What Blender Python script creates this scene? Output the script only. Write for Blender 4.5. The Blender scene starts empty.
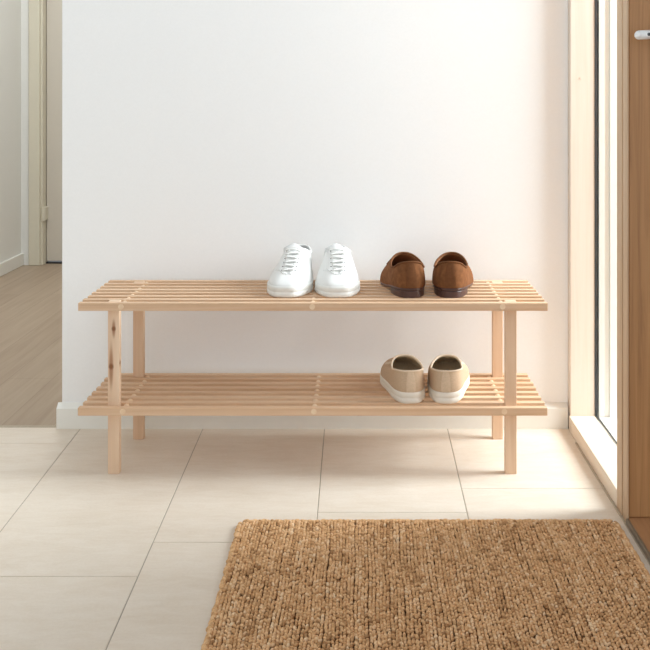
import bpy, bmesh, math, random
import numpy as np
from mathutils import Vector, Matrix

random.seed(7)
rng = np.random.default_rng(11)
PI = math.pi
scene = bpy.context.scene
COL = scene.collection

# ------------------------------------------------------------------ camera
F, H = 1047.0, 0.898
cam_d = bpy.data.cameras.new('camera')
cam_d.sensor_width = 36.0
cam_d.lens = F * 36.0 / 650.0
cam_d.shift_x = -37.0 / 650.0
cam_d.shift_y = -230.0 / 650.0
cam_d.clip_start = 0.05
cam = bpy.data.objects.new('camera', cam_d)
cam.location = (0, 0, H)
cam.rotation_euler = (PI / 2, 0, 0)
COL.objects.link(cam)
scene.camera = cam

# ------------------------------------------------------------------ helpers
def lin(r, g, b):
    def f(c):
        c /= 255.0
        return c / 12.92 if c <= 0.04045 else ((c + 0.055) / 1.055) ** 2.4
    return (f(r), f(g), f(b), 1.0)

def obj(name, bm, mat=None, parent=None, smooth=False, loc=None):
    me = bpy.data.meshes.new(name)
    bm.normal_update()
    bm.to_mesh(me)
    bm.free()
    if smooth:
        me.polygons.foreach_set('use_smooth', [True] * len(me.polygons))
    if mat:
        for m in (mat if isinstance(mat, (list, tuple)) else [mat]):
            me.materials.append(m)
    o = bpy.data.objects.new(name, me)
    COL.objects.link(o)
    if parent:
        o.parent = parent
    if loc is not None:
        o.location = loc
    return o

def empty(name, loc=(0, 0, 0), rz=0.0):
    o = bpy.data.objects.new(name, None)
    o.empty_display_size = 0.05
    o.location = loc
    o.rotation_euler = (0, 0, rz)
    COL.objects.link(o)
    return o

def tag(o, label=None, cat=None, group=None, kind=None):
    if label: o['label'] = label
    if cat: o['category'] = cat
    if group: o['group'] = group
    if kind: o['kind'] = kind
    return o

def add_box(bm, x0, x1, y0, y1, z0, z1, bevel=0.0, seg=1):
    t = bmesh.new()
    vs = [t.verts.new(p) for p in ((x0,y0,z0),(x1,y0,z0),(x1,y1,z0),(x0,y1,z0),(x0,y0,z1),(x1,y0,z1),(x1,y1,z1),(x0,y1,z1))]
    for f in ((3,2,1,0),(4,5,6,7),(0,1,5,4),(1,2,6,5),(2,3,7,6),(3,0,4,7)):
        t.faces.new([vs[i] for i in f])
    if bevel > 0:
        bmesh.ops.bevel(t, geom=t.edges[:], offset=bevel, segments=seg, profile=0.5, affect='EDGES')
    merge(bm, t)

def merge(bm, t):
    me = bpy.data.meshes.new('tmp')
    t.to_mesh(me); t.free()
    bm.from_mesh(me)
    bpy.data.meshes.remove(me)

def box(*a, **k):
    bm = bmesh.new(); add_box(bm, *a, **k); return bm

def tube_pts(bm, pts, r, n=8, closed=False, caps=True, rfun=None, flat=1.0, ups=None):
    pts = [Vector(p) for p in pts]
    m = len(pts)
    rings = []
    prev = None
    for i, p in enumerate(pts):
        if closed:
            d = pts[(i + 1) % m] - pts[i - 1]
        else:
            d = pts[min(i + 1, m - 1)] - pts[max(i - 1, 0)]
        d.normalize()
        up = Vector(ups[i]) if ups else (prev if prev else (Vector((0, 0, 1)) if abs(d.z) < 0.9 else Vector((1, 0, 0))))
        s = d.cross(up); s.normalize()
        u = s.cross(d); u.normalize()
        prev = u
        rr = rfun(i / max(1, m - 1)) * r if rfun else r
        rings.append([bm.verts.new(p + s * (rr * math.cos(2 * PI * k / n)) + u * (flat * rr * math.sin(2 * PI * k / n))) for k in range(n)])
    for i in range(m if closed else m - 1):
        a, b = rings[i], rings[(i + 1) % m]
        for k in range(n):
            bm.faces.new((a[k], a[(k + 1) % n], b[(k + 1) % n], b[k]))
    if caps and not closed:
        bm.faces.new(rings[0][::-1]); bm.faces.new(rings[-1])

# ------------------------------------------------------------------ materials
def new_mat(name):
    m = bpy.data.materials.new(name)
    m.use_nodes = True
    nt = m.node_tree
    b = nt.nodes['Principled BSDF']
    return m, nt, b

def N(nt, typ, **props):
    n = nt.nodes.new(typ)
    for k, v in props.items():
        setattr(n, k, v)
    return n

def set_in(n, **kw):
    for k, v in kw.items():
        n.inputs[k.replace('_', ' ')].default_value = v

def coords(nt, scale=(1, 1, 1), rot=(0, 0, 0), loc=(0, 0, 0), rnd=False):
    tc = N(nt, 'ShaderNodeTexCoord')
    src = tc.outputs['Object']
    if rnd:
        oi = N(nt, 'ShaderNodeObjectInfo')
        mul = N(nt, 'ShaderNodeMath', operation='MULTIPLY'); mul.inputs[1].default_value = 37.0
        nt.links.new(oi.outputs['Random'], mul.inputs[0])
        add = N(nt, 'ShaderNodeVectorMath', operation='ADD')
        nt.links.new(src, add.inputs[0]); nt.links.new(mul.outputs[0], add.inputs[1])
        src = add.outputs[0]
    mp = N(nt, 'ShaderNodeMapping')
    mp.inputs['Scale'].default_value = scale
    mp.inputs['Rotation'].default_value = rot
    mp.inputs['Location'].default_value = loc
    nt.links.new(src, mp.inputs['Vector'])
    return mp.outputs['Vector']

def noise(nt, vec, scale, detail=4, rough=0.5, dist=0.0):
    n = N(nt, 'ShaderNodeTexNoise')
    n.inputs['Scale'].default_value = scale
    n.inputs['Detail'].default_value = detail
    n.inputs['Roughness'].default_value = rough
    n.inputs['Distortion'].default_value = dist
    nt.links.new(vec, n.inputs['Vector'])
    return n.outputs['Fac']

def ramp(nt, fac, stops):
    r = N(nt, 'ShaderNodeValToRGB')
    e = r.color_ramp.elements
    while len(e) < len(stops): e.new(0.5)
    for el, (p, c) in zip(e, stops):
        el.position = p; el.color = c
    nt.links.new(fac, r.inputs['Fac'])
    return r.outputs['Color']

def mix(nt, a, b, fac, mode='MIX'):
    m = N(nt, 'ShaderNodeMix', data_type='RGBA', blend_type=mode)
    for sock, v in ((m.inputs[0], fac), (m.inputs[6], a), (m.inputs[7], b)):
        if hasattr(v, 'links'): nt.links.new(v, sock)
        else: sock.default_value = v
    return m.outputs[2]

def bump(nt, b, fac, strength=0.2, dist=0.002):
    bp = N(nt, 'ShaderNodeBump')
    bp.inputs['Strength'].default_value = strength
    bp.inputs['Distance'].default_value = dist
    nt.links.new(fac, bp.inputs['Height'])
    nt.links.new(bp.outputs['Normal'], b.inputs['Normal'])

def wood(name, c_dark, c_mid, c_light, axis, rough=0.55, fine=1.0, rnd=True, knots=None, wavy=0.0, grain_bump=0.15):
    m, nt, b = new_mat(name)
    sc = [55.0 * fine] * 3
    sc['xyz'.index(axis)] = 2.2 * fine
    v = coords(nt, tuple(sc), rnd=rnd)
    n1 = noise(nt, v, 1.0, 5, 0.6, 0.6 + wavy)
    sc2 = [9.0 * fine] * 3
    sc2['xyz'.index(axis)] = 0.8 * fine
    v2 = coords(nt, tuple(sc2), rnd=rnd)
    n2 = noise(nt, v2, 1.0, 2, 0.5, wavy)
    c = ramp(nt, n1, [(0.28, c_dark), (0.5, c_mid), (0.72, c_light)])
    c2 = ramp(nt, n2, [(0.3, c_dark), (0.7, c_light)])
    c = mix(nt, c, c2, 0.4)
    if knots:
        tc = N(nt, 'ShaderNodeTexCoord')
        for (kx, ky, kz, r, streak) in knots:
            sub = N(nt, 'ShaderNodeVectorMath', operation='SUBTRACT')
            nt.links.new(tc.outputs['Object'], sub.inputs[0]); sub.inputs[1].default_value = (kx, ky, kz)
            for (sx, sz, colr, amt) in ((1.0, 1.0, lin(70, 40, 22), 1.0), (0.9, streak, lin(150, 94, 54), 0.75)):
                mul = N(nt, 'ShaderNodeVectorMath', operation='MULTIPLY')
                nt.links.new(sub.outputs[0], mul.inputs[0]); mul.inputs[1].default_value = (1 / (r * sx), 1 / (r * 1.6), 1 / (r * 1.25 * sz))
                ln = N(nt, 'ShaderNodeVectorMath', operation='LENGTH')
                nt.links.new(mul.outputs[0], ln.inputs[0])
                mr = N(nt, 'ShaderNodeMapRange', interpolation_type='SMOOTHSTEP')
                nt.links.new(ln.outputs['Value'], mr.inputs[0])
                mr.inputs[1].default_value = 1.15; mr.inputs[2].default_value = 0.35
                mr.inputs[3].default_value = 0.0; mr.inputs[4].default_value = amt
                c = mix(nt, c, colr, mr.outputs[0])
    nt.links.new(c, b.inputs['Base Color'])
    b.inputs['Roughness'].default_value = rough
    bump(nt, b, n1, grain_bump, 0.001)
    return m

PINE_D, PINE_M, PINE_L = lin(198, 158, 122), lin(218, 181, 147), lin(230, 201, 171)
M = {}
M['pine_x'] = wood('pine_slats', PINE_D, PINE_M, PINE_L, 'x')
M['pine_y'] = wood('pine_dowels', lin(222, 190, 156), lin(233, 206, 174), lin(241, 220, 193), 'y')
M['pine_z'] = wood('pine_legs', lin(212, 176, 144), lin(226, 194, 164), lin(236, 211, 186), 'z')
M['pine_knot'] = wood('pine_leg_knots', lin(212, 176, 144), lin(226, 194, 164), lin(236, 211, 186), 'z',
                      knots=[(0.0005, -0.0115, 0.3445, 0.0058, 3.5), (-0.0055, -0.0115, 0.255, 0.0068, 7.0), (0.0135, -0.002, 0.262, 0.004, 2.0)])
M['frame_wood'] = wood('pale_frame_wood', lin(228, 212, 196), lin(235, 221, 208), lin(240, 229, 218), 'z', fine=1.2)
M['frame_wood_y'] = wood('pale_frame_wood_sill', lin(226, 209, 189), lin(234, 219, 201), lin(241, 229, 213), 'y', fine=1.2)
M['mullion_wood'] = wood('tan_mullion_wood', lin(184, 152, 120), lin(203, 172, 138), lin(216, 188, 156), 'z', fine=1.2)
M['door_wood'] = wood('brown_door_wood', lin(136, 92, 54), lin(178, 130, 82), lin(198, 150, 100), 'z', rough=0.45, fine=0.9, wavy=0.8)
M['threshold_wood'] = wood('threshold_wood', lin(158, 112, 74), lin(182, 134, 93), lin(198, 152, 110), 'y', rough=0.45)

def plain(name, colr, rough=0.6, metal=0.0, spec=0.5, nscale=None, namp=0.06, bstr=0.0, sheen=0.0):
    m, nt, b = new_mat(name)
    b.inputs['Roughness'].default_value = rough
    b.inputs['Metallic'].default_value = metal
    b.inputs['Specular IOR Level'].default_value = spec
    if sheen:
        b.inputs['Sheen Weight'].default_value = sheen
        b.inputs['Sheen Roughness'].default_value = 0.5
        b.inputs['Sheen Tint'].default_value = (min(1, colr[0] * 1.8), min(1, colr[1] * 1.8), min(1, colr[2] * 1.8), 1)
    if nscale:
        v = coords(nt)
        n = noise(nt, v, nscale, 4, 0.6)
        lo = tuple(c * (1 - namp) for c in colr[:3]) + (1,)
        hi = tuple(min(1, c * (1 + namp)) for c in colr[:3]) + (1,)
        nt.links.new(ramp(nt, n, [(0.3, lo), (0.7, hi)]), b.inputs['Base Color'])
        if bstr: bump(nt, b, n, bstr, 0.001)
    else:
        b.inputs['Base Color'].default_value = colr
    return m

M['wall'] = plain('white_wall_paint', lin(243, 243, 243), 0.85, spec=0.25, nscale=180, namp=0.012, bstr=0.05)
M['trim'] = plain('white_trim_paint', lin(236, 235, 229), 0.5, nscale=60, namp=0.01)
M['hall_wall'] = plain('hall_wall_paint', lin(232, 231, 226), 0.85, spec=0.25, nscale=120, namp=0.012)
M['hall_trim'] = plain('hall_trim_paint', lin(216, 209, 190), 0.5, nscale=60, namp=0.01)
M['hall_door'] = plain('hall_door_paint', lin(208, 200, 187), 0.5, nscale=40, namp=0.01)
M['ceiling'] = plain('ceiling_paint', lin(238, 238, 235), 0.9, nscale=80, namp=0.01)
M['gasket'] = plain('black_rubber', lin(58, 60, 62), 0.6, nscale=90, namp=0.1)
M['seal'] = plain('grey_sealant', lin(178, 164, 144), 0.6, nscale=60, namp=0.1)
M['steel'] = plain('satin_steel', lin(236, 236, 236), 0.35, metal=0.25, nscale=200, namp=0.03)
M['dark_metal_and_gap'] = plain('dark_metal_and_gap', lin(70, 70, 72), 0.4, metal=0.8, nscale=100, namp=0.1)
M['strip_metal'] = plain('bronze_strip', lin(128, 116, 100), 0.45, metal=0.3, nscale=120, namp=0.1)
M['white_ext'] = plain('white_exterior_paint', lin(240, 240, 236), 0.6, nscale=50, namp=0.02)
M['ext_ground'] = plain('pale_paving', lin(214, 210, 202), 0.8, nscale=12, namp=0.08)

# glass: thin pane
m, nt, b = new_mat('window_glass')
nt.nodes.remove(b)
out = nt.nodes['Material Output']
tr = N(nt, 'ShaderNodeBsdfTransparent'); tr.inputs['Color'].default_value = (0.97, 0.985, 0.98, 1)
gl = N(nt, 'ShaderNodeBsdfGlossy'); gl.inputs['Roughness'].default_value = 0.02
lw = N(nt, 'ShaderNodeLayerWeight'); lw.inputs['Blend'].default_value = 0.5
pw = N(nt, 'ShaderNodeMath', operation='POWER'); pw.inputs[1].default_value = 5.0
nt.links.new(lw.outputs['Facing'], pw.inputs[0])
fr = N(nt, 'ShaderNodeMath', operation='MULTIPLY_ADD'); fr.inputs[1].default_value = 0.15; fr.inputs[2].default_value = 0.03
nt.links.new(pw.outputs[0], fr.inputs[0])
ms = N(nt, 'ShaderNodeMixShader')
nt.links.new(fr.outputs[0], ms.inputs[0]); nt.links.new(tr.outputs[0], ms.inputs[1]); nt.links.new(gl.outputs[0], ms.inputs[2])
nt.links.new(ms.outputs[0], out.inputs['Surface'])
M['glass'] = m

# tile stone
m, nt, b = new_mat('beige_stone_tile')
v = coords(nt, (1.0, 2.2, 1.0))
n1 = noise(nt, v, 3.0, 6, 0.62, 0.4)
n2 = noise(nt, coords(nt, (1.5, 5.0, 1)), 9.0, 5, 0.6, 0.8)
n3 = noise(nt, coords(nt), 160.0, 3, 0.6)
c = ramp(nt, n1, [(0.3, lin(219, 204, 186)), (0.5, lin(227, 214, 198)), (0.7, lin(234, 223, 209))])
c = mix(nt, c, ramp(nt, n2, [(0.35, lin(213, 196, 174)), (0.62, lin(231, 220, 206))]), 0.35)
c = mix(nt, c, ramp(nt, n3, [(0.3, lin(213, 200, 185)), (0.7, lin(236, 226, 213))]), 0.2)
nt.links.new(c, b.inputs['Base Color'])
b.inputs['Roughness'].default_value = 0.5
b.inputs['Specular IOR Level'].default_value = 0.35
bump(nt, b, n3, 0.06, 0.001)
M['tile'] = m
M['grout'] = plain('grey_grout', lin(172, 162, 147), 0.9, nscale=90, namp=0.08)

# hall wood floor planks (boards run in depth)
m, nt, b = new_mat('hall_oak_planks')
v = coords(nt, (1, 1, 1), rot=(0, 0, PI / 2))
br = N(nt, 'ShaderNodeTexBrick')
br.offset = 0.37
set_in(br, Scale=1.0, Mortar_Size=0.0012, Mortar_Smooth=0.1, Bias=0.0, Brick_Width=1.4, Row_Height=0.14)
br.inputs['Color1'].default_value = lin(160, 138, 116)
br.inputs['Color2'].default_value = lin(178, 158, 136)
br.inputs['Mortar'].default_value = lin(132, 111, 92)
nt.links.new(v, br.inputs['Vector'])
n1 = noise(nt, coords(nt, (40, 2, 40)), 1.0, 5, 0.6, 0.5)
c = mix(nt, br.outputs['Color'], ramp(nt, n1, [(0.3, lin(148, 126, 104)), (0.7, lin(184, 165, 144))]), 0.45)
nt.links.new(c, b.inputs['Base Color'])
b.inputs['Roughness'].default_value = 0.45
M['planks'] = m

# ------------------------------------------------------------------ setting
def structure(name, bm, mat, label, cat, parent=None, smooth=False):
    o = obj(name, bm, mat, parent, smooth)
    if not parent: tag(o, label, cat, kind='structure')
    return o

WALL_Y = 2.835
# tiled floor, joints measured
def lineX(p, q):
    (xa, za), (xb, zb) = p, q
    return lambda z: xa + (xb - xa) * (z - za) / (zb - za)
J = [lineX((-0.7576, 2.798), (-0.7444, 2.153)), lineX((-0.4284, 2.812), (-0.4148, 1.694)),
     lineX((-0.1009, 2.818), (-0.0951, 2.212)), lineX((0.2301, 2.818), (0.2255, 2.217))]
def joint(i):
    if i < 0: return lambda z: J[0](z) + 0.331 * i
    if i > 3: return lambda z: J[3](z) + 0.331 * (i - 3)
    return J[i]
starts = {0: 2.70, 1: 1.953, 2: 2.102, 3: 2.253, 4: 2.39}
bm = bmesh.new()
Y0, Y1, TL, G = -0.6, 2.832, 0.9, 0.0011
X_L, X_R = -1.80, 0.5555
for i in range(-4, 6):
    a, c_ = joint(i - 1), joint(i)
    st = starts.get(i, 2.70 - 0.15 * i if i < 0 else 2.39 + 0.15 * (i - 4))
    ys = [st + k * TL for k in range(-6, 4)]
    for y0, y1 in zip(ys[:-1], ys[1:]):
        y0c, y1c = max(y0 + G, Y0), min(y1 - G, Y1)
        if y1c - y0c < 0.004: continue
        q = []
        for (fx, yy, sg) in ((a, y0c, 1), (c_, y0c, -1), (c_, y1c, -1), (a, y1c, 1)):
            q.append((min(max(fx(yy) + sg * G, X_L), X_R), yy))
        if abs(q[1][0] - q[0][0]) < 0.004: continue
        t = bmesh.new()
        lo = [t.verts.new((x, y, -0.006)) for x, y in q]
        hi = [t.verts.new((x, y, 0.0)) for x, y in q]
        top = t.faces.new(hi)
        for k in range(4):
            t.faces.new((lo[k], lo[(k + 1) % 4], hi[(k + 1) % 4], hi[k]))
        bmesh.ops.bevel(t, geom=list(top.edges), offset=0.0006, segments=1, affect='EDGES')
        merge(bm, t)
for f in bm.faces: f.material_index = 0
nf = len(bm.faces)
add_box(bm, X_L - 0.1, X_R + 0.005, Y0, Y1, -0.08, -0.0012)
bm.faces.ensure_lookup_table()
for f in bm.faces[nf:]: f.material_index = 1
structure('floor', bm, [M['tile'], M['grout']], 'large beige stone floor tiles in the entrance', 'floor')

structure('floor_hall', box(-1.9, 0.9, Y1 + 0.0005, 5.7, -0.08, -0.001), M['planks'], 'light oak plank floor of the hallway beyond the wall', 'floor')
bm = box(-1.9, -0.809, Y1 - 0.004, Y1 + 0.010, -0.002, 0.0015, bevel=0.0006)
structure('trim_1', bm, M['seal'], 'thin strip where tiles meet the hallway planks', 'floor strip')

# walls
structure('wall_back', box(-0.8125, 0.5584, WALL_Y, WALL_Y + 0.11, -0.05, 2.5, bevel=0.002), M['wall'], 'plain white wall behind the shoe rack', 'wall')
structure('wall_left', box(-1.9, -1.80, -0.6, 5.7, -0.05, 2.5), M['hall_wall'], 'white wall on the left leading down the hallway', 'wall')
bm = bmesh.new()
DX = (44.3 - 362) * 5.55 / F     # left side of far doorway
FARY = 5.53
add_box(bm, -1.9, DX - 0.02, FARY, FARY + 0.12, -0.05, 2.5)
add_box(bm, DX + 0.84, 0.9, FARY, FARY + 0.12, -0.05, 2.5)
add_box(bm, DX - 0.02, DX + 0.84, FARY, FARY + 0.12, 2.06, 2.5)
structure('wall_far', bm, M['hall_wall'], 'end wall of the hallway around the far door', 'wall')
structure('wall_hall_right', box(0.8, 0.9, WALL_Y + 0.11, 5.53, -0.05, 2.5), M['hall_wall'], 'right wall of the hallway', 'wall')
structure('ceiling', box(-1.9, 0.9, 2.84, 5.7, 2.5, 2.6), M['ceiling'], 'white ceiling over the hallway', 'ceiling')

def baseboard_bm(x0, x1, yf, yb, h0, h1):
    b_ = bmesh.new()
    prof = [(yb, 0), (yf, 0), (yf, h0), (yb - 0.002, h1), (yb, h1)]
    A = [b_.verts.new((x0, y, z)) for y, z in prof]
    B = [b_.verts.new((x1, y, z)) for y, z in prof]
    n = len(prof)
    for k in range(n):
        b_.faces.new((A[k], B[k], B[(k + 1) % n], A[(k + 1) % n]))
    b_.faces.new(A[::-1]); b_.faces.new(B)
    bmesh.ops.recalc_face_normals(b_, faces=b_.faces)
    return b_
bm = baseboard_bm(-0.822, 0.5543, WALL_Y - 0.019, WALL_Y, 0.054, 0.066)
# return along the wall end, facing the hallway
add_box(bm, -0.822, -0.8125, WALL_Y - 0.0001, WALL_Y + 0.11, 0, 0.054)
structure('baseboard_back', bm, M['trim'], 'low white baseboard along the wall behind the rack', 'baseboard')
bm = bmesh.new()
add_box(bm, -1.80, -1.786, -0.6, FARY, 0, 0.064, bevel=0.002)
structure('baseboard_left', bm, M['trim'], 'white baseboard along the left hallway wall', 'baseboard')

# hallway door: casing, leaf, hinge
cx0, cx1 = (29.6 - 362) * FARY / F, (40.6 - 362) * FARY / F
bm = bmesh.new()
add_box(bm, cx0, cx1, FARY - 0.018, FARY, 0, 2.13, bevel=0.002)
add_box(bm, cx1, DX, FARY - 0.006, FARY + 0.11, 0, 2.06, bevel=0.002)
add_box(bm, DX + 0.82, DX + 0.88, FARY - 0.018, FARY, 0, 2.13, bevel=0.002)
add_box(bm, cx1, DX + 0.82, FARY - 0.018, FARY, 2.06, 2.13, bevel=0.002)
structure('trim_2', bm, M['hall_trim'], 'beige painted casing around the hallway door', 'door casing')
d2 = empty('door_2', (DX, FARY + 0.05, 0))
tag(d2, 'closed plain beige door at the end of the hallway', 'door', kind='structure')
obj('door_leaf', box(0.003, 0.818, 0.0, 0.04, 0.014, 2.05, bevel=0.002), M['hall_door'], d2)
obj('door_gap_shade', box(0.0, 0.82, 0.0, 0.06, -0.0005, 0.008), M['dark_metal_and_gap'], d2)  # dark strip standing in for the shade in the gap under the leaf
bm = bmesh.new()
hz = H - (214.5 - 95) * 5.5 / F
tube_pts(bm, [(0.001, -0.056, hz - 0.036), (0.001, -0.056, hz + 0.036)], 0.008, 10)
add_box(bm, -0.014, 0.012, -0.052, 0.001, hz - 0.034, hz + 0.034, bevel=0.001)
obj('hinge', bm, M['hall_trim'], d2)

# window beside the front door
w1 = empty('window_1', (0.5545, 2.80, 0))
tag(w1, 'tall narrow sidelight window in a pale wooden frame', 'window', kind='structure')
def wbox(*a, **k):       # world-space box to window-local
    bm_ = box(*a, **k)
    bmesh.ops.translate(bm_, verts=bm_.verts, vec=(-0.5545, -2.80, 0))
    return bm_
TOP = 2.15
obj('window_frame', wbox(0.5586, 0.6238, 2.806, 2.945, 0, TOP, bevel=0.0012), M['frame_wood'], w1)
bm = bmesh.new()
tube_pts(bm, [(0.587 - 0.5545, 2.8072 - 2.80, 0.9436), (0.587 - 0.5545, 2.8046 - 2.80, 0.9436)], 0.004, 16)
obj('screw_cap', bm, M['frame_wood'], w1)
obj('window_sill', wbox(0.5545, 0.6238, 2.278, 2.8058, 0, 0.038, bevel=0.0012), M['frame_wood_y'], w1)
bm = bmesh.new()
for (ya, yb, dx, xb) in ((2.187, 2.226, 0.0, 0.5575), (2.226, 2.235, 0.0026, 0.5575), (2.234, 2.244, 0.0, 0.5575), (2.244, 2.278, 0.0, 0.66)):
    add_box(bm, 0.5545 + dx, xb, ya, yb, 0, TOP, bevel=0.0008 if dx == 0 else 0)
bmesh.ops.translate(bm, verts=bm.verts, vec=(-0.5545, -2.80, 0))
obj('mullion', bm, M['mullion_wood'], w1)
obj('header', wbox(0.5545, 0.66, 2.2785, 2.8055, TOP - 0.06, TOP, bevel=0.001), M['frame_wood_y'], w1)
gb = bmesh.new()
add_box(gb, 0.6240, 0.6300, 2.8045, 2.825, 0.0382, TOP)
add_box(gb, 0.6265, 0.6300, 2.279, 2.8045, 0.0382, 0.0395)
bmesh.ops.translate(gb, verts=gb.verts, vec=(-0.5545, -2.80, 0))
obj('gasket', gb, M['gasket'], w1)
obj('glass_pane', wbox(0.6305, 0.6345, 2.279, 2.812, 0.036, TOP - 0.07), M['glass'], w1)
# outer jamb and sill outside the pane
bm = bmesh.new()
for (xa, xb, yf) in ((0.6352, 0.650, 2.808), (0.6505, 0.664, 2.811), (0.6645, 0.684, 2.805), (0.6845, 0.78, 2.809)):
    add_box(bm, xa, xb, yf, 2.945, 0.0, TOP, bevel=0.0008)
add_box(bm, 0.6352, 0.78, 2.279, 2.805, 0.0, 0.034, bevel=0.001)
bmesh.ops.translate(bm, verts=bm.verts, vec=(-0.5545, -2.80, 0))
obj('outer_jamb', bm, M['white_ext'], w1)

# right wall: over the opening, and beyond the doorway towards the viewer
bm = bmesh.new()
add_box(bm, 0.5575, 0.70, 1.15, 2.945, TOP, 2.5)
add_box(bm, 0.5575, 0.70, -0.6, 1.15, -0.05, 2.5)
structure('wall_right', bm, M['wall'], 'white wall around the front door opening', 'wall')
# sealant line and door threshold
structure('trim_3', box(0.5490, 0.5543, 1.16, 2.70, -0.0005, 0.0025, bevel=0.0006), M['seal'], 'grey strip between floor tiles and the wooden door frame', 'floor strip')
structure('trim_4', box(0.557, 1.46, 1.15, 2.26, -0.01, 0.013, bevel=0.002), M['threshold_wood'], 'reddish brown wooden threshold of the front door', 'threshold')
structure('trim_5', box(0.5505, 0.5565, 1.15, 2.1865, -0.002, 0.014, bevel=0.001), M['strip_metal'], 'narrow metal edge along the front door threshold', 'threshold strip')

# front door leaf standing open
d1 = empty('door_1', (0.562, 2.19, 0))
tag(d1, 'brown wooden front door standing open at the right edge', 'door', kind='structure')
obj('door_leaf', box(0.0, 0.9, 0.0, 0.05, 0.0135, 2.08, bevel=0.002), M['door_wood'], d1, loc=(-0.0040, 0.001, 0))
lz = H + (95 - 35) * 2.14 / F
bm = bmesh.new()
x_tip = (636.5 - 362) * 2.14 / F - 0.562
path = [(x_tip + 0.006 + 0.02 * k, -0.048, lz + 0.0045 * k / 5) for k in range(6)]
path += [(x_tip + 0.116, -0.046, lz + 0.005), (x_tip + 0.121, -0.038, lz + 0.005), (x_tip + 0.123, -0.02, lz + 0.005), (x_tip + 0.123, 0.0, lz + 0.005)]
tube_pts(bm, path, 0.0096, 14)
bmesh.ops.create_uvsphere(bm, u_segments=14, v_segments=8, radius=0.0096, matrix=Matrix.Translation(path[0]))
tube_pts(bm, [(x_tip + 0.123, -0.009, lz + 0.005), (x_tip + 0.123, 0.001, lz + 0.005)], 0.026, 24)
obj('lever_handle', bm, M['steel'], d1, smooth=True)
bm = bmesh.new()
tube_pts(bm, [(x_tip + 0.0235, -0.0580, lz + 0.001), (x_tip + 0.0235, -0.0560, lz + 0.001)], 0.0035, 12)
obj('grub_screw', bm, M['dark_metal_and_gap'], d1, smooth=False)

bm = bmesh.new()
add_box(bm, 1.465, 1.52, 1.10, 2.28, -0.02, TOP)  # added out-of-view panel, keeps light from coming in through the doorway
structure('wall_light_block', bm, M['door_wood'], 'unseen brown wood panel added beyond the doorway to block light', 'wall')

# outside
structure('ground_outside', box(0.66, 14.0, -6.0, 22.0, -0.12, -0.022), M['ext_ground'], 'pale paving outside the front door', 'ground')

# ------------------------------------------------------------------ shoe rack
ZF = 2.46
XL, XR = -0.667, 0.437
SW, ST, PITCH = 0.019, 0.0185, 0.0416
TOP_H, LOW_H = 0.409, 0.1626
rack = empty('shoe_rack', ((XL + XR) / 2, ZF + 0.155, 0))
tag(rack, 'long pale pine two-tier slatted shoe rack standing against the white wall', 'shoe rack')
RX, RY = (XL + XR) / 2, ZF + 0.155
hl = (XR - XL) / 2
slat = None
for h in (TOP_H, LOW_H):
    for k in range(8):
        if slat is None:
            slat = obj('slat', box(-hl, hl, 0, SW, -ST, 0, bevel=0.0011, seg=2), M['pine_x'], rack)
            s = slat
        else:
            s = slat.copy(); COL.objects.link(s); s.parent = rack
        s.location = (random.uniform(-0.0012, 0.0012), k * PITCH - 0.155, h)
LEG_D = PITCH - SW - 0.0006
def leg_bm():
    return box(-0.0135, 0.0135, 0, LEG_D, 0, TOP_H - 0.0004, bevel=0.0012, seg=2)
leg = None
for (lx, k, mt) in ((-0.5885, 0, 'pine_knot'), (0.353, 0, 'pine_z'), (-0.5835, 6, 'pine_z'), (0.354, 6, 'pine_z')):
    if mt == 'pine_knot':
        l = obj('leg', leg_bm(), M['pine_knot'], rack)
        l['label'] = 'front left leg with two dark knots'
        # knots are given about the leg centre line
        for v_ in l.data.vertices: v_.co.y -= LEG_D / 2
        l.location = (lx - RX, k * PITCH + SW + 0.0003 + LEG_D / 2 - 0.155, 0)
    else:
        if leg is None:
            leg = obj('leg', leg_bm(), M['pine_z'], rack); l = leg
        else:
            l = leg.copy(); COL.objects.link(l); l.parent = rack
        l.location = (lx - RX, k * PITCH + SW + 0.0003 - 0.155, 0)
dow = None
for h in (TOP_H, LOW_H):
    for dx in (-0.5665, -0.117, 0.3305):
        if dow is None:
            bm = bmesh.new()
            tube_pts(bm, [(0, -0.0007, 0), (0, 7 * PITCH + SW + 0.0005, 0)], 0.0066, 16)
            dow = obj('dowel', bm, M['pine_y'], rack); d = dow
        else:
            d = dow.copy(); COL.objects.link(d); d.parent = rack
        off = 0.004 if (h == LOW_H) else 0.0
        d.location = (dx + off - RX, -0.155, h - 0.0086)

# ------------------------------------------------------------------ shoes
def smooth_interp(ts, vs):
    ts = np.array(ts, float); vs = np.array(vs, float)
    d = np.gradient(vs, ts)
    def f(t):
        t = np.clip(t, ts[0], ts[-1])
        i = np.clip(np.searchsorted(ts, t, side='right') - 1, 0, len(ts) - 2)
        h = ts[i + 1] - ts[i]; u = (t - ts[i]) / h
        h00 = 2 * u**3 - 3 * u**2 + 1; h10 = u**3 - 2 * u**2 + u
        h01 = -2 * u**3 + 3 * u**2; h11 = u**3 - u**2
        return h00 * vs[i] + h10 * h * d[i] + h01 * vs[i + 1] + h11 * h * d[i + 1]
    return f

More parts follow.
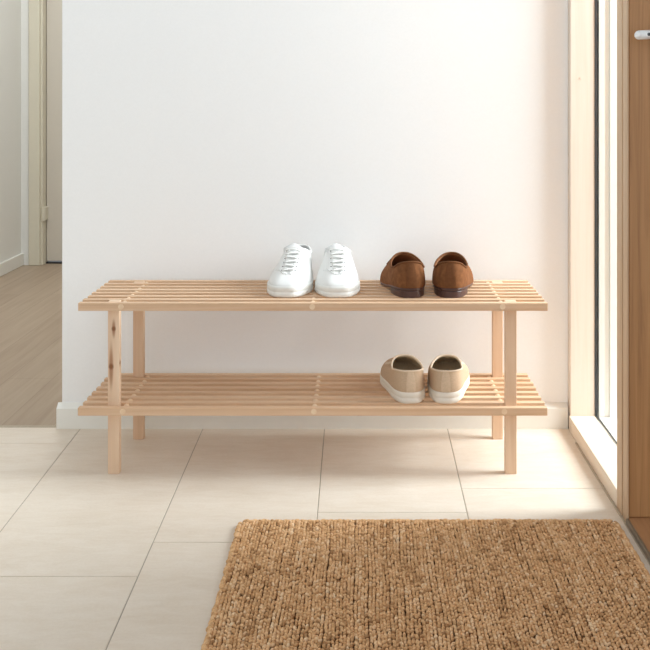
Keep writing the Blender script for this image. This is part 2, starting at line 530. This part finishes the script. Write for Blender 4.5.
class Shoe:
    """last-shaped upper between a footprint loop and a collar loop; +y is the toe"""
    def __init__(s, L, W, cen, zb, collar, p1=0.45, toe_h=0.028, alpha=0.5, beta=0.3, e=0.5, inset=0.0):
        s.L, s.W, s.cen, s.zb, s.collar = L, W, cen, zb, collar
        s.p1, s.toe_h, s.alpha, s.beta, s.e, s.inset = p1, toe_h, alpha, beta, e, inset
        # dense table for lookups from above
        ph = np.linspace(0.9, 2 * PI - 0.9, 260); ss = np.linspace(0.05, 1, 60)
        s.tab_ps = np.array([(a, c) for a in ph for c in ss])
        s.tab = s.S(s.tab_ps[:, 0], s.tab_ps[:, 1])
    def outline(s, phi, off=0.0):
        phi = np.asarray(phi, float)
        t = 0.5 - 0.5 * np.cos(phi)
        sn = np.sin(phi)
        hw = s.W(t) * np.abs(sn) ** (s.e + 0.17 * (1 - np.clip(t / 0.6, 0, 1)))
        x = s.cen(t) + np.sign(sn) * hw
        y = s.L * t
        if off:
            # push outwards from the centre line
            hwid = s.W(t)
            nx = np.sign(sn) * np.abs(sn) ** 0.6; ny = -np.cos(phi) * np.abs(np.cos(phi)) ** 1.5
            n = np.sqrt(nx**2 + ny**2) + 1e-9
            x = x + off * nx / n; y = y + off * ny / n
        return x, y, t
    def C(s, phi):
        c = s.collar
        phi = np.asarray(phi, float)
        cc = -np.cos(phi)             # -1 heel .. 1 throat
        y = c['yc'] + c['a'] * cc
        sn = np.sin(phi)
        hw = c['b'] * np.abs(sn) ** c.get('e', 0.75) * (1 + c.get('taper', 0.0) * -cc)
        x = s.cen(np.clip(y / s.L, 0, 1)) + np.sign(sn) * hw
        z = c['z'](0.5 + 0.5 * cc)
        return x, y, z
    def S(s, phi, q, off=0.0):
        phi = np.asarray(phi, float); q = np.asarray(q, float)
        bx, by, t = s.outline(phi, -s.inset)
        bz = s.zb(t)
        cx, cy, cz = s.C(phi)
        dx, dy, dz = bx - cx, by - cy, cz - bz
        hd = np.sqrt(dx**2 + dy**2) + 1e-9
        toe = np.clip((hd - 0.02) / 0.08, 0, 1)
        P1 = (bx + dx / hd * 0.003 * (1 - toe), by + dy / hd * 0.003 * (1 - toe), bz + (1 - toe) * s.p1 * dz + toe * s.toe_h)
        bz2 = (1 - toe) * s.beta * dz + toe * s.alpha * s.collar.get('slope', 0.25) * hd
        P2 = (cx + s.alpha * dx, cy + s.alpha * dy, cz - bz2)
        u = 1 - q
        P = [u**3 * a + 3 * u**2 * q * b_ + 3 * u * q**2 * c + q**3 * d for a, b_, c, d in zip((bx, by, bz), P1, P2, (cx, cy, cz))]
        P = np.stack(P, -1)
        if off:
            e = 1e-3
            q2 = np.clip(q, e, 1 - e)
            du = s.S(phi + e, q2) - s.S(phi - e, q2)
            dq = s.S(phi, q2 + e) - s.S(phi, q2 - e)
            n = np.cross(du, dq)
            n = n / (np.linalg.norm(n, axis=-1, keepdims=True) + 1e-12)
            P = P + off * n
        return P
    def top(s, x, y, off=0.0):
        """point of the upper seen from above at (x, y)"""
        d = (s.tab[:, 0] - x) ** 2 + (s.tab[:, 1] - y) ** 2
        p, q = s.tab_ps[int(np.argmin(d))]
        for _ in range(6):
            P = s.S(p, q); e = 1e-4
            A = (s.S(p + e, q) - P) / e; B = (s.S(p, q + e) - P) / e
            Jm = np.array([[A[0], B[0]], [A[1], B[1]]])
            r = np.array([x - P[0], y - P[1]])
            try: dp = np.linalg.solve(Jm, r)
            except Exception: break
            dp = np.clip(dp, -0.05, 0.05)
            p += dp[0]; q = min(max(q + dp[1], 0.0), 1.0)
        return s.S(p, q, off), s.S(p, q, off + 1e-3) - s.S(p, q, off)
    # ---- meshes
    def upper_bm(s, n=72, m=22):
        bm = bmesh.new()
        phi = np.linspace(0, 2 * PI, n, endpoint=False) + PI / n
        rows = []
        for q in np.linspace(0, 1, m):
            P = s.S(phi, np.full(n, q))
            rows.append([bm.verts.new(p) for p in P])
        for a, b_ in zip(rows[:-1], rows[1:]):
            for k in range(n):
                bm.faces.new((a[k], a[(k + 1) % n], b_[(k + 1) % n], b_[k]))
        return bm
    def lining_bm(s, n=72, floor_z=0.02, thick=0.0028):
        bm = bmesh.new()
        phi = np.linspace(0, 2 * PI, n, endpoint=False) + PI / n
        cx, cy, cz = s.C(phi)
        rows = [[bm.verts.new(p) for p in s.S(phi, np.full(n, 1.0))]]
        for q in np.linspace(0.995, 0.12, 12):
            P = s.S(phi, np.full(n, q), -thick)
            P[:, 2] = np.maximum(P[:, 2], floor_z)
            rows.append([bm.verts.new(p) for p in P])
        for a, b_ in zip(rows[:-1], rows[1:]):
            for k in range(n):
                bm.faces.new((b_[k], b_[(k + 1) % n], a[(k + 1) % n], a[k]))
        last = rows[-1]
        half = n // 2
        for k in range(half - 1):
            bm.faces.new((last[k], last[k + 1], last[n - 2 - k], last[n - 1 - k]))
        bmesh.ops.recalc_face_normals(bm, faces=bm.faces)
        for f in bm.faces: f.normal_flip()
        return bm
    def binding_bm(s, r=0.0024, n=80):
        phi = np.linspace(0, 2 * PI, n, endpoint=False) + PI / n
        P = s.S(phi, np.full(n, 0.995))
        bm = bmesh.new()
        tube_pts(bm, [Vector(p) for p in P], r, 8, closed=True)
        return bm
    def sole_bm(s, prof, t0=0.0, t1=1.0, n=88, zlow=None):
        """prof: list of (outward offset, fraction 0 bottom..1 top)"""
        bm = bmesh.new()
        if t1 >= 1.0:
            phi = np.linspace(0, 2 * PI, n, endpoint=False) + PI / n
        else:
            pm = math.acos(1 - 2 * t1)
            phi = np.linspace(-pm, pm, n)
        rows = []
        for off, fr in prof:
            x, y, t = s.outline(phi, off)
            zt = s.zb(t) + 0.001; zl = zlow(t) if zlow else np.zeros_like(t)
            z = zl + (zt - zl) * fr
            rows.append([bm.verts.new(p) for p in zip(x, y, z)])
        nn = len(phi)
        for a, b_ in zip(rows[:-1], rows[1:]):
            for k in range(nn):
                bm.faces.new((a[k], a[(k + 1) % nn], b_[(k + 1) % nn], b_[k]))
        for r_, flip in ((rows[0], True), (rows[-1], False)):
            h_ = nn // 2
            for k in range(h_ - 1):
                q = (r_[k], r_[k + 1], r_[nn - 2 - k], r_[nn - 1 - k])
                bm.faces.new(q[::-1] if flip else q)
        bmesh.ops.recalc_face_normals(bm, faces=bm.faces)
        return bm
    def patch_bm(s, pts_grid, thick):
        """pts_grid: rows of (phi, q); a thin raised panel lying on the upper"""
        bm = bmesh.new()
        G_ = np.array(pts_grid)
        r_, c_ = G_.shape[:2]
        ph, q = G_[..., 0].ravel(), G_[..., 1].ravel()
        hi = s.S(ph, q, thick); lo = s.S(ph, q, -0.0004)
        Hh = [bm.verts.new(p) for p in hi]; Ll = [bm.verts.new(p) for p in lo]
        idx = lambda i, j: i * c_ + j
        for i in range(r_ - 1):
            for j in range(c_ - 1):
                bm.faces.new([Hh[idx(i, j)], Hh[idx(i, j + 1)], Hh[idx(i + 1, j + 1)], Hh[idx(i + 1, j)]])
        edge = [(i, 0) for i in range(r_)] + [(r_ - 1, j) for j in range(1, c_)] + [(i, c_ - 1) for i in range(r_ - 2, -1, -1)] + [(0, j) for j in range(c_ - 2, 0, -1)]
        for k in range(len(edge)):
            a, b_ = idx(*edge[k]), idx(*edge[(k + 1) % len(edge)])
            bm.faces.new([Hh[a], Hh[b_], Ll[b_], Ll[a]])
        bmesh.ops.recalc_face_normals(bm, faces=bm.faces)
        return bm
    def top_patch_bm(s, grid_xy, thick):
        bm = bmesh.new()
        r_, c_ = len(grid_xy), len(grid_xy[0])
        Hh, Ll = [], []
        for row in grid_xy:
            for (x, y) in row:
                p, nrm = s.top(x, y, 0.0)
                nv = Vector(nrm).normalized()
                Hh.append(bm.verts.new(Vector(p) + nv * thick)); Ll.append(bm.verts.new(Vector(p) - nv * 0.0005))
        idx = lambda i, j: i * c_ + j
        for i in range(r_ - 1):
            for j in range(c_ - 1):
                bm.faces.new([Hh[idx(i, j)], Hh[idx(i, j + 1)], Hh[idx(i + 1, j + 1)], Hh[idx(i + 1, j)]])
        edge = [(i, 0) for i in range(r_)] + [(r_ - 1, j) for j in range(1, c_)] + [(i, c_ - 1) for i in range(r_ - 2, -1, -1)] + [(0, j) for j in range(c_ - 2, 0, -1)]
        for k in range(len(edge)):
            a, b_ = idx(*edge[k]), idx(*edge[(k + 1) % len(edge)])
            bm.faces.new([Hh[a], Hh[b_], Ll[b_], Ll[a]])
        bmesh.ops.recalc_face_normals(bm, faces=bm.faces)
        return bm
    def top_tube(s, bm, xy, r, lift=0.0, n=6, flat=1.0):
        pts, ups = [], []
        for (x, y) in xy:
            p, nrm = s.top(x, y, 0.0)
            nv = Vector(nrm).normalized()
            pts.append(Vector(p) + nv * lift); ups.append(nv)
        tube_pts(bm, pts, r, n, ups=ups, flat=flat)

def place_copy(root, loc, rz, mirror, label):
    c = root.copy(); COL.objects.link(c)
    c.location = loc; c.rotation_euler = (0, 0, rz); c.scale = (-1 if mirror else 1, 1, 1)
    c['label'] = label
    for ch in root.children:
        d_ = ch.copy(); COL.objects.link(d_); d_.parent = c
        for g in ch.children:
            e_ = g.copy(); COL.objects.link(e_); e_.parent = d_
    return c

# --- materials for shoes
M['leather_white'] = plain('white_leather', lin(231, 231, 229), 0.5, nscale=220, namp=0.01, bstr=0.05)
M['tongue_white'] = plain('white_tongue_fabric', lin(214, 214, 213), 0.8, nscale=300, namp=0.03)
M['rubber_white'] = plain('white_rubber', lin(230, 230, 226), 0.6, nscale=120, namp=0.01)
M['lace_white'] = plain('white_lace', lin(236, 236, 233), 0.85, nscale=600, namp=0.05, bstr=0.2)
M['lining_grey'] = plain('pale_lining', lin(196, 196, 196), 0.9, nscale=150, namp=0.04)
M['eyelet'] = plain('eyelet_shadow', lin(84, 82, 80), 0.8, nscale=200, namp=0.1)
M['suede'] = plain('brown_suede', lin(117, 76, 47), 0.95, spec=0.15, nscale=70, namp=0.28, bstr=0.25, sheen=0.25)
M['suede_trim'] = plain('brown_suede_trim', lin(108, 70, 44), 0.95, spec=0.15, nscale=90, namp=0.2, bstr=0.2)
M['loafer_sole'] = plain('dark_brown_leather_sole', lin(74, 48, 42), 0.4, nscale=60, namp=0.15)
M['loafer_lining'] = plain('tan_leather_lining', lin(164, 118, 84), 0.6, nscale=60, namp=0.1)
M['canvas'] = plain('beige_canvas', lin(197, 171, 144), 0.95, spec=0.15, nscale=500, namp=0.12, bstr=0.3)
M['canvas_light'] = plain('light_beige_trim', lin(221, 201, 177), 0.9, spec=0.2, nscale=300, namp=0.06)
M['canvas_strip'] = plain('beige_heel_strip', lin(209, 185, 158), 0.9, spec=0.2, nscale=300, namp=0.08)
M['rubber_cream'] = plain('off_white_rubber', lin(232, 226, 214), 0.6, nscale=90, namp=0.02)
M['slip_lining'] = plain('taupe_lining', lin(216, 200, 176), 0.95, nscale=200, namp=0.08)

SOLE_PROF = [(-0.006, 0.0), (-0.001, 0.02), (0.0015, 0.12), (0.0015, 0.46), (0.0006, 0.5), (0.0015, 0.54), (0.0012, 0.9), (0.0, 1.0), (-0.004, 1.0)]

# ---- white sneaker
Ls = 0.28
sn = Shoe(Ls, smooth_interp([0, .15, .35, .5, .68, .85, 1], [.041, .042, .043, .049, .0570, .0545, .0485]),
          smooth_interp([0, .35, .7, 1], [0, .0, .002, .001]),
          smooth_interp([0, .3, .7, 1], [.027, .026, .024, .026]),
          dict(yc=0.066, a=0.062, b=0.0325, e=0.75, taper=-0.05, z=smooth_interp([0, .25, .6, 1], [.088, .078, .082, .099]), slope=0.62),
          p1=0.42, toe_h=0.016, alpha=0.5, beta=0.32, inset=0.002)
s1 = empty('sneaker')
tag(s1, 'white leather sneaker on the upper shelf, left one of the pair', 'sneaker', 'white sneakers on the upper shelf')
obj('sole', sn.sole_bm(SOLE_PROF), M['rubber_white'], s1, smooth=True)
up = obj('upper', sn.upper_bm(), M['leather_white'], s1, smooth=True)
obj('lining', sn.lining_bm(floor_z=0.03), M['lining_grey'], s1, smooth=True)
obj('collar_binding', sn.binding_bm(0.0028), M['leather_white'], s1, smooth=True)
# eyestays either side of the throat, tongue between
y_in0, y_in1 = 0.236, 0.130
for sg in (-1, 1):
    grid = []
    for i in range(15):
        u = i / 14
        y = y_in0 + (y_in1 - y_in0) * u
        xi = 0.004 + 0.007 * min(1, u * 3)
        wv = 0.006 + 0.014 * min(1, u * 2.2) ** 0.7
        grid.append([(sg * (xi + wv * j / 4) + 0.001, y) for j in range(5)])
    obj('eyestay', sn.top_patch_bm(grid, 0.0022), M['leather_white'], s1, smooth=False)
bm = bmesh.new()
rows = []
for i in range(15):
    u = i / 14
    y = 0.150 - 0.052 * u
    p, nrm = sn.top(0.001, max(y, 0.1305), 0.0)
    z = p[2] + 0.0005 + max(0, (0.1305 - y)) * 0.26
    hw = 0.017 + 0.009 * math.sin(u * 1.8)
    if u > 0.8: hw *= 1 - 2.2 * (u - 0.8)
    row = []
    for j in range(9):
        w = (j / 4 - 1)
        row.append((0.001 + 0.005 * min(1, u * 1.5) + hw * w, y, z - 0.0085 * w * w))
    rows.append(row)
for lift in (0.0, -0.004):
    V_ = [[bm.verts.new((x, y, z + lift)) for x, y, z in r_] for r_ in rows]
    for a, b_ in zip(V_[:-1], V_[1:]):
        for k in range(8):
            bm.faces.new((a[k], a[k + 1], b_[k + 1], b_[k]))
    if lift == 0.0: V0 = V_
for i in range(14):
    for k in (0, 8):
        bm.faces.new((V0[i][k], V0[i + 1][k], V_[i + 1][k], V_[i][k]))
for k in range(8):
    bm.faces.new((V0[-1][k], V0[-1][k + 1], V_[-1][k + 1], V_[-1][k]))
bmesh.ops.recalc_face_normals(bm, faces=bm.faces)
obj('tongue', bm, M['tongue_white'], s1, smooth=True)
bm = bmesh.new()
rows_y = [0.221, 0.203, 0.185, 0.168, 0.152, 0.138]
for i, y in enumerate(rows_y):
    w = 0.0125 + 0.001 * i
    xs = np.linspace(-w, w, 9)
    sn.top_tube(bm, [(x + 0.001, y - 0.003 * (x / w if i % 2 else -x / w)) for x in xs], 0.0031, lift=0.0052, n=8, flat=0.55)
    if i < 5:
        for sg in (-1, 1):
            sn.top_tube(bm, [(sg * w * c_ + 0.001, y - 0.011 * (1 - c_) / 2 * 1.0) for c_ in np.linspace(1, -1, 9)], 0.0022, lift=0.003, n=6, flat=0.5)
obj('laces', bm, M['lace_white'], s1, smooth=True)
for y in rows_y:
    for sg in (-1, 1):
        p, nrm = sn.top(sg * 0.0165 + 0.001, y - 0.001, 0.0)
        nv = Vector(nrm).normalized()
        bm = bmesh.new()
        tube_pts(bm, [Vector(p) + nv * 0.0015, Vector(p) + nv * 0.0027], 0.0016, 10)
        obj('eyelet', bm, M['eyelet'], s1)
# toe seam
bm = bmesh.new()
sn.top_tube(bm, [(0.001 + 0.037 * math.cos(a), 0.238 - 0.045 * abs(math.cos(a)) ** 1.5) for a in np.linspace(0.05, PI - 0.05, 25)], 0.0009, lift=0.0003, n=6)
obj('toe_seam', bm, M['leather_white'], s1, smooth=True)

s1.location = (-0.1605, 2.522 + Ls, TOP_H); s1.rotation_euler = (0, 0, PI + math.radians(-5.2))
place_copy(s1, (-0.0665, 2.522 + Ls, TOP_H), PI + math.radians(2.2), False, 'white leather sneaker on the upper shelf, right one of the pair, nearer the brown loafers')
s1.scale = (1, 1, 1)

# ---- brown suede loafer
Ll_ = 0.28
lf = Shoe(Ll_, smooth_interp([0, .15, .35, .5, .68, .85, 1], [.046, .046, .0445, .047, .052, .047, .038]),
          smooth_interp([0, .35, .7, 1], [0, .0, .003, .002]),
          smooth_interp([0, .2, .4, .7, .9, 1], [.024, .022, .014, .008, .009, .012]),
          dict(yc=0.072, a=0.066, b=0.0400, e=0.92, taper=-0.05, z=smooth_interp([0, .1, .3, .5, .8, 1], [.0865, .0815, .068, .065, .076, .089]), slope=0.40),
          p1=0.5, toe_h=0.026, alpha=0.5, beta=0.28, inset=-0.0025)
l1 = empty('loafer')
tag(l1, 'brown suede loafer on the upper shelf, left one of the pair, beside the sneakers', 'loafer', 'brown loafers on the upper shelf')
SL = [(-0.003, 0.0), (0.0005, 0.06), (0.0015, 0.5), (0.0005, 0.94), (-0.003, 1.0)]
obj('sole', lf.sole_bm(SL, zlow=lambda t: lf.zb(t) - 0.0075 + 0 * t), M['loafer_sole'], l1, smooth=True)
HL = [(-0.002, 0.0), (-0.0005, 0.04), (0.0, 0.9), (-0.0005, 0.97), (-0.003, 1.0)]
zb_keep = lf.zb
lf.zb = lambda t: zb_keep(t) - 0.0085
obj('heel', lf.sole_bm(HL, t1=0.27, n=60), M['loafer_sole'], l1, smooth=False)
lf.zb = zb_keep
obj('upper', lf.upper_bm(), M['suede'], l1, smooth=True)
obj('lining', lf.lining_bm(floor_z=0.02), M['loafer_lining'], l1, smooth=True)
obj('collar_binding', lf.binding_bm(0.0026), M['suede_trim'], l1, smooth=True)
# back strip over the heel seam
obj('heel_strip', lf.patch_bm([[(a, q) for a in np.linspace(-0.13, 0.13, 7)] for q in np.linspace(0.02, 0.97, 14)], 0.0011), M['suede_trim'], l1, smooth=False)
# apron ridge and strap across the vamp
bm = bmesh.new()
lf.top_tube(bm, [(0.002 + 0.031 * math.cos(a), 0.165 + 0.075 * math.sin(a)) for a in np.linspace(0.0, PI, 33)], 0.0018, lift=0.0006, n=8)
obj('apron_seam', bm, M['suede_trim'], l1, smooth=True)
grid = [[(0.002 + x, 0.150 + 0.024 * k / 4 - 0.08 * abs(x)**1.2) for k in range(5)] for x in np.linspace(-0.038, 0.038, 17)]
obj('strap', lf.top_patch_bm(grid, 0.0022), M['suede_trim'], l1, smooth=False)
l1.location = (0.1185, 2.520, TOP_H); l1.rotation_euler = (0, 0, math.radians(5.0)); l1.scale = (-1, 1, 1)
place_copy(l1, (0.2125, 2.520, TOP_H), math.radians(-6.0), False, 'brown suede loafer on the upper shelf, right one of the pair')

# ---- beige slip-on
Lp = 0.275
sp = Shoe(Lp, smooth_interp([0, .15, .35, .5, .68, .85, 1], [.0455, .0455, .045, .049, .0535, .049, .042]),
          smooth_interp([0, .35, .7, 1], [0, .0, .003, .001]),
          smooth_interp([0, .3, .7, 1], [.027, .025, .023, .026]),
          dict(yc=0.070, a=0.065, b=0.0375, e=0.76, taper=-0.05, z=smooth_interp([0, .2, .5, .8, 1], [.077, .074, .068, .074, .083]), slope=0.36),
          p1=0.5, toe_h=0.024, alpha=0.5, beta=0.28, inset=-0.0002)
p1 = empty('slip_on_shoe')
tag(p1, 'beige canvas slip-on shoe with white sole on the lower shelf, left one of the pair', 'shoe', 'beige slip-on shoes on the lower shelf')
obj('sole', sp.sole_bm(SOLE_PROF), M['rubber_cream'], p1, smooth=True)
obj('upper', sp.upper_bm(), M['canvas'], p1, smooth=True)
obj('lining', sp.lining_bm(floor_z=0.03), M['slip_lining'], p1, smooth=True)
obj('collar_binding', sp.binding_bm(0.0023), M['canvas_light'], p1, smooth=True)
obj('heel_strip', sp.patch_bm([[(a, q) for a in np.linspace(-0.11, 0.11, 7)] for q in np.linspace(0.02, 0.97, 14)], 0.0011), M['canvas_strip'], p1, smooth=False)
for sg in (-1, 1):
    obj('elastic_gore', sp.patch_bm([[(sg * (2.05 + 0.2 * j / 5 + 0.12 * (1 - q)), q) for j in range(6)] for q in np.linspace(0.55, 0.97, 8)], 0.0009), M['slip_lining'], p1, smooth=False)
p1.location = (0.1165, 2.490, LOW_H + 0.0004); p1.rotation_euler = (0, 0, math.radians(4.5)); p1.scale = (-1, 1, 1)
place_copy(p1, (0.1995, 2.490, LOW_H + 0.0004), math.radians(-5.8), False, 'beige canvas slip-on shoe with white sole on the lower shelf, right one of the pair')

# ------------------------------------------------------------------ jute rug
m, nt, b = new_mat('natural_jute')
at = N(nt, 'ShaderNodeAttribute', attribute_name='fibre')
n1 = noise(nt, coords(nt, (260, 260, 260)), 1.0, 2, 0.5)
c = ramp(nt, at.outputs['Fac'], [(0.0, lin(142, 98, 60)), (0.35, lin(213, 167, 119)), (0.65, lin(237, 195, 149)), (1.0, lin(252, 226, 190))])
c = mix(nt, c, ramp(nt, n1, [(0.3, lin(184, 134, 88)), (0.7, lin(238, 198, 152))]), 0.35)
nt.links.new(c, b.inputs['Base Color'])
b.inputs['Roughness'].default_value = 0.95
b.inputs['Specular IOR Level'].default_value = 0.15
bump(nt, b, n1, 0.4, 0.001)
M['jute'] = m
M['jute_base'] = plain('jute_backing', lin(104, 70, 42), 0.95, nscale=200, namp=0.2)

RX0, RX1, RY0, RY1 = -0.254, 0.530, 0.95, 2.188
def blob_template(nu=7, nv=5):
    v = [(-1, 0, 0)]
    for i in range(1, nv):
        a = PI * i / nv
        for j in range(nu):
            t = 2 * PI * j / nu
            v.append((-math.cos(a), math.sin(a) * math.cos(t), math.sin(a) * math.sin(t)))
    v.append((1, 0, 0))
    f = []
    for j in range(nu):
        f.append((0, 1 + (j + 1) % nu, 1 + j))
        for i in range(nv - 2):
            p, q = 1 + i * nu, 1 + (i + 1) * nu
            f.append((p + j, p + (j + 1) % nu, q + (j + 1) % nu, q + j))
        p = 1 + (nv - 2) * nu
        f.append((p + j, p + (j + 1) % nu, len(v) - 1))
    return np.array(v), f
TV, TF = blob_template()
cents, dirs, radii, tint = [], [], [], []
PX, PY = 0.0127, 0.0094
ncol = int(round((RX1 - RX0) / PX)); PX = (RX1 - RX0) / ncol
nrow = int((RY1 - RY0) / PY)
coltint = rng.normal(0, 0.05, ncol)
colwob = rng.normal(0, 0.0004, ncol)
for i in range(ncol):
    x0 = RX0 + (i + 0.5) * PX
    ph = rng.uniform(0, 1) * PY
    run = 0.0
    for j in range(nrow):
        y = RY1 - 0.008 - j * PY - ph * 0.5
        if i in (0, ncol - 1) and j < 1: continue     # rounded corners
        run = 0.82 * run + rng.normal(0, 0.055)
        wob = 0.0012 * math.sin(y * 23 + i * 0.35) + colwob[i]
        for sg in (-1, 1):
            cents.append((x0 + wob + sg * PX * 0.245 + rng.normal(0, 0.0005), y + rng.normal(0, 0.0007) + (0.0 if sg > 0 else PY * 0.45), 0.0088 + rng.normal(0, 0.0008)))
            ang = sg * math.radians(58 + rng.normal(0, 11))
            dirs.append((math.cos(ang), math.sin(ang), rng.normal(0, 0.2)))
            radii.append((PY * 0.52 * rng.uniform(0.88, 1.15), PX * 0.235 * rng.uniform(0.85, 1.12), 0.0036 * rng.uniform(0.85, 1.25)))
            tint.append(0.5 + coltint[i] + run + rng.normal(0, 0.17) - (0.4 if rng.random() < 0.03 else 0))
# bound edges: loops lying across along all four sides
def edge_row(p, q, pitch, ang):
    p, q = np.array(p), np.array(q)
    n_ = int(np.linalg.norm(q - p) / pitch)
    for k in range(n_):
        c_ = p + (q - p) * (k + 0.5) / n_
        cents.append((c_[0] + rng.normal(0, 0.0008), c_[1] + rng.normal(0, 0.0008), 0.0072 + rng.normal(0, 0.0005)))
        a = ang + rng.normal(0, 0.15)
        dirs.append((math.cos(a), math.sin(a), rng.normal(0, 0.1)))
        radii.append((0.0085 * rng.uniform(0.9, 1.15), 0.0042, 0.0052))
        tint.append(0.5 + rng.normal(0, 0.14))
edge_row((RX0 + 0.008, RY1 - 0.002, 0), (RX1 - 0.010, RY1 - 0.002, 0), 0.0088, 0.5)
edge_row((RX0 + 0.001, RY1 - 0.010, 0), (RX0 + 0.001, RY0, 0), 0.0092, 1.1)
edge_row((RX1 - 0.001, RY1 - 0.012, 0), (RX1 - 0.001, RY0, 0), 0.0092, 2.0)
cents, dirs, radii, tint = map(np.array, (cents, dirs, radii, tint))
A = dirs / np.linalg.norm(dirs, axis=1, keepdims=True)
Bv = np.cross(np.tile([0, 0, 1.0], (len(A), 1)), A); Bv /= np.linalg.norm(Bv, axis=1, keepdims=True)
Cv = np.cross(A, Bv)
V = cents[:, None, :] + TV[None, :, 0:1] * radii[:, None, 0:1] * A[:, None, :] + TV[None, :, 1:2] * radii[:, None, 1:2] * Bv[:, None, :] + TV[None, :, 2:3] * radii[:, None, 2:3] * Cv[:, None, :]
V[..., 2] = np.maximum(V[..., 2], 0.0008)
nb, nvt = V.shape[:2]
verts = V.reshape(-1, 3)
loops_t = np.concatenate([np.array(f) for f in TF]); sizes_t = np.array([len(f) for f in TF])
loops = (loops_t[None, :] + (np.arange(nb) * nvt)[:, None]).ravel()
sizes = np.tile(sizes_t, nb)
# backing slab
sb = np.array([(x, y, z) for z in (0.0006, 0.0040) for x, y in ((RX0 + .003, RY0), (RX1 - .003, RY0), (RX1 - .003, RY1 - .006), (RX0 + .003, RY1 - .006))])
b0 = len(verts)
verts = np.vstack([verts, sb])
sf = [(0, 3, 2, 1), (4, 5, 6, 7), (0, 1, 5, 4), (1, 2, 6, 5), (2, 3, 7, 6), (3, 0, 4, 7)]
loops = np.concatenate([loops, np.array(sf).ravel() + b0]); sizes = np.concatenate([sizes, np.full(6, 4)])
me = bpy.data.meshes.new('rug')
me.vertices.add(len(verts)); me.vertices.foreach_set('co', verts.astype(np.float32).ravel())
me.loops.add(len(loops)); me.loops.foreach_set('vertex_index', loops.astype(np.int32))
me.polygons.add(len(sizes))
me.polygons.foreach_set('loop_start', np.concatenate([[0], np.cumsum(sizes)[:-1]]).astype(np.int32))
mi = np.zeros(len(sizes), np.int32); mi[-6:] = 1
me.materials.append(M['jute']); me.materials.append(M['jute_base'])
me.polygons.foreach_set('material_index', mi)
me.update(calc_edges=True); me.validate()
sm = np.ones(len(me.polygons), bool); sm[-6:] = False
me.polygons.foreach_set('use_smooth', sm)
attr = me.attributes.new('fibre', 'FLOAT', 'POINT')
attr.data.foreach_set('value', np.clip(np.concatenate([np.repeat(tint, nvt), np.zeros(8)]), 0, 1).astype(np.float32))
rug = bpy.data.objects.new('rug', me); COL.objects.link(rug)
tag(rug, 'braided natural jute rug lying on the tiles by the front door', 'rug')

# ------------------------------------------------------------------ light
w = bpy.data.worlds.new('sky'); scene.world = w
w.use_nodes = True
bg = w.node_tree.nodes['Background']
bg.inputs['Color'].default_value = (0.895, 0.957, 1.0, 1)
bg.inputs['Strength'].default_value = 1.0
_nt = w.node_tree
_tc = N(_nt, 'ShaderNodeTexCoord'); _sx = N(_nt, 'ShaderNodeSeparateXYZ')
_nt.links.new(_tc.outputs['Generated'], _sx.inputs[0])
_mr = N(_nt, 'ShaderNodeMapRange')
_nt.links.new(_sx.outputs['Z'], _mr.inputs[0])
_mr.inputs[1].default_value = 0.1; _mr.inputs[2].default_value = 0.8
_mr.inputs[3].default_value = 1.52; _mr.inputs[4].default_value = 0.56
_nt.links.new(_mr.outputs[0], bg.inputs['Strength'])

def area(name, loc, target, sx, sy, power, colr=(1, 1, 1)):
    l = bpy.data.lights.new(name, 'AREA')
    l.shape = 'RECTANGLE'; l.size = sx; l.size_y = sy; l.energy = power; l.color = colr
    o = bpy.data.objects.new(name, l)
    o.location = loc
    o.rotation_euler = (Vector(target) - Vector(loc)).to_track_quat('-Z', 'Y').to_euler()
    COL.objects.link(o)
    return o
area('daylight_window', (2.2, 2.52, 1.6), (0.0, 2.5, 0.2), 1.0, 1.4, 130, (0.90, 0.955, 1.0))
area('hall_fill_light', (-1.1, 4.3, 2.49), (-1.1, 4.3, 0.0), 0.6, 0.6, 23, (0.92, 0.965, 1.0))  # added fill lamp, no fitting here, brightens the hallway

scene.view_settings.view_transform = 'Standard'
scene.view_settings.look = 'None'
scene.view_settings.gamma = 1.0
scene.view_settings.use_curve_mapping = False
scene.view_settings.exposure = 0.12
scene.cycles.max_bounces = 10
scene.cycles.diffuse_bounces = 6
scene.cycles.transparent_max_bounces = 12
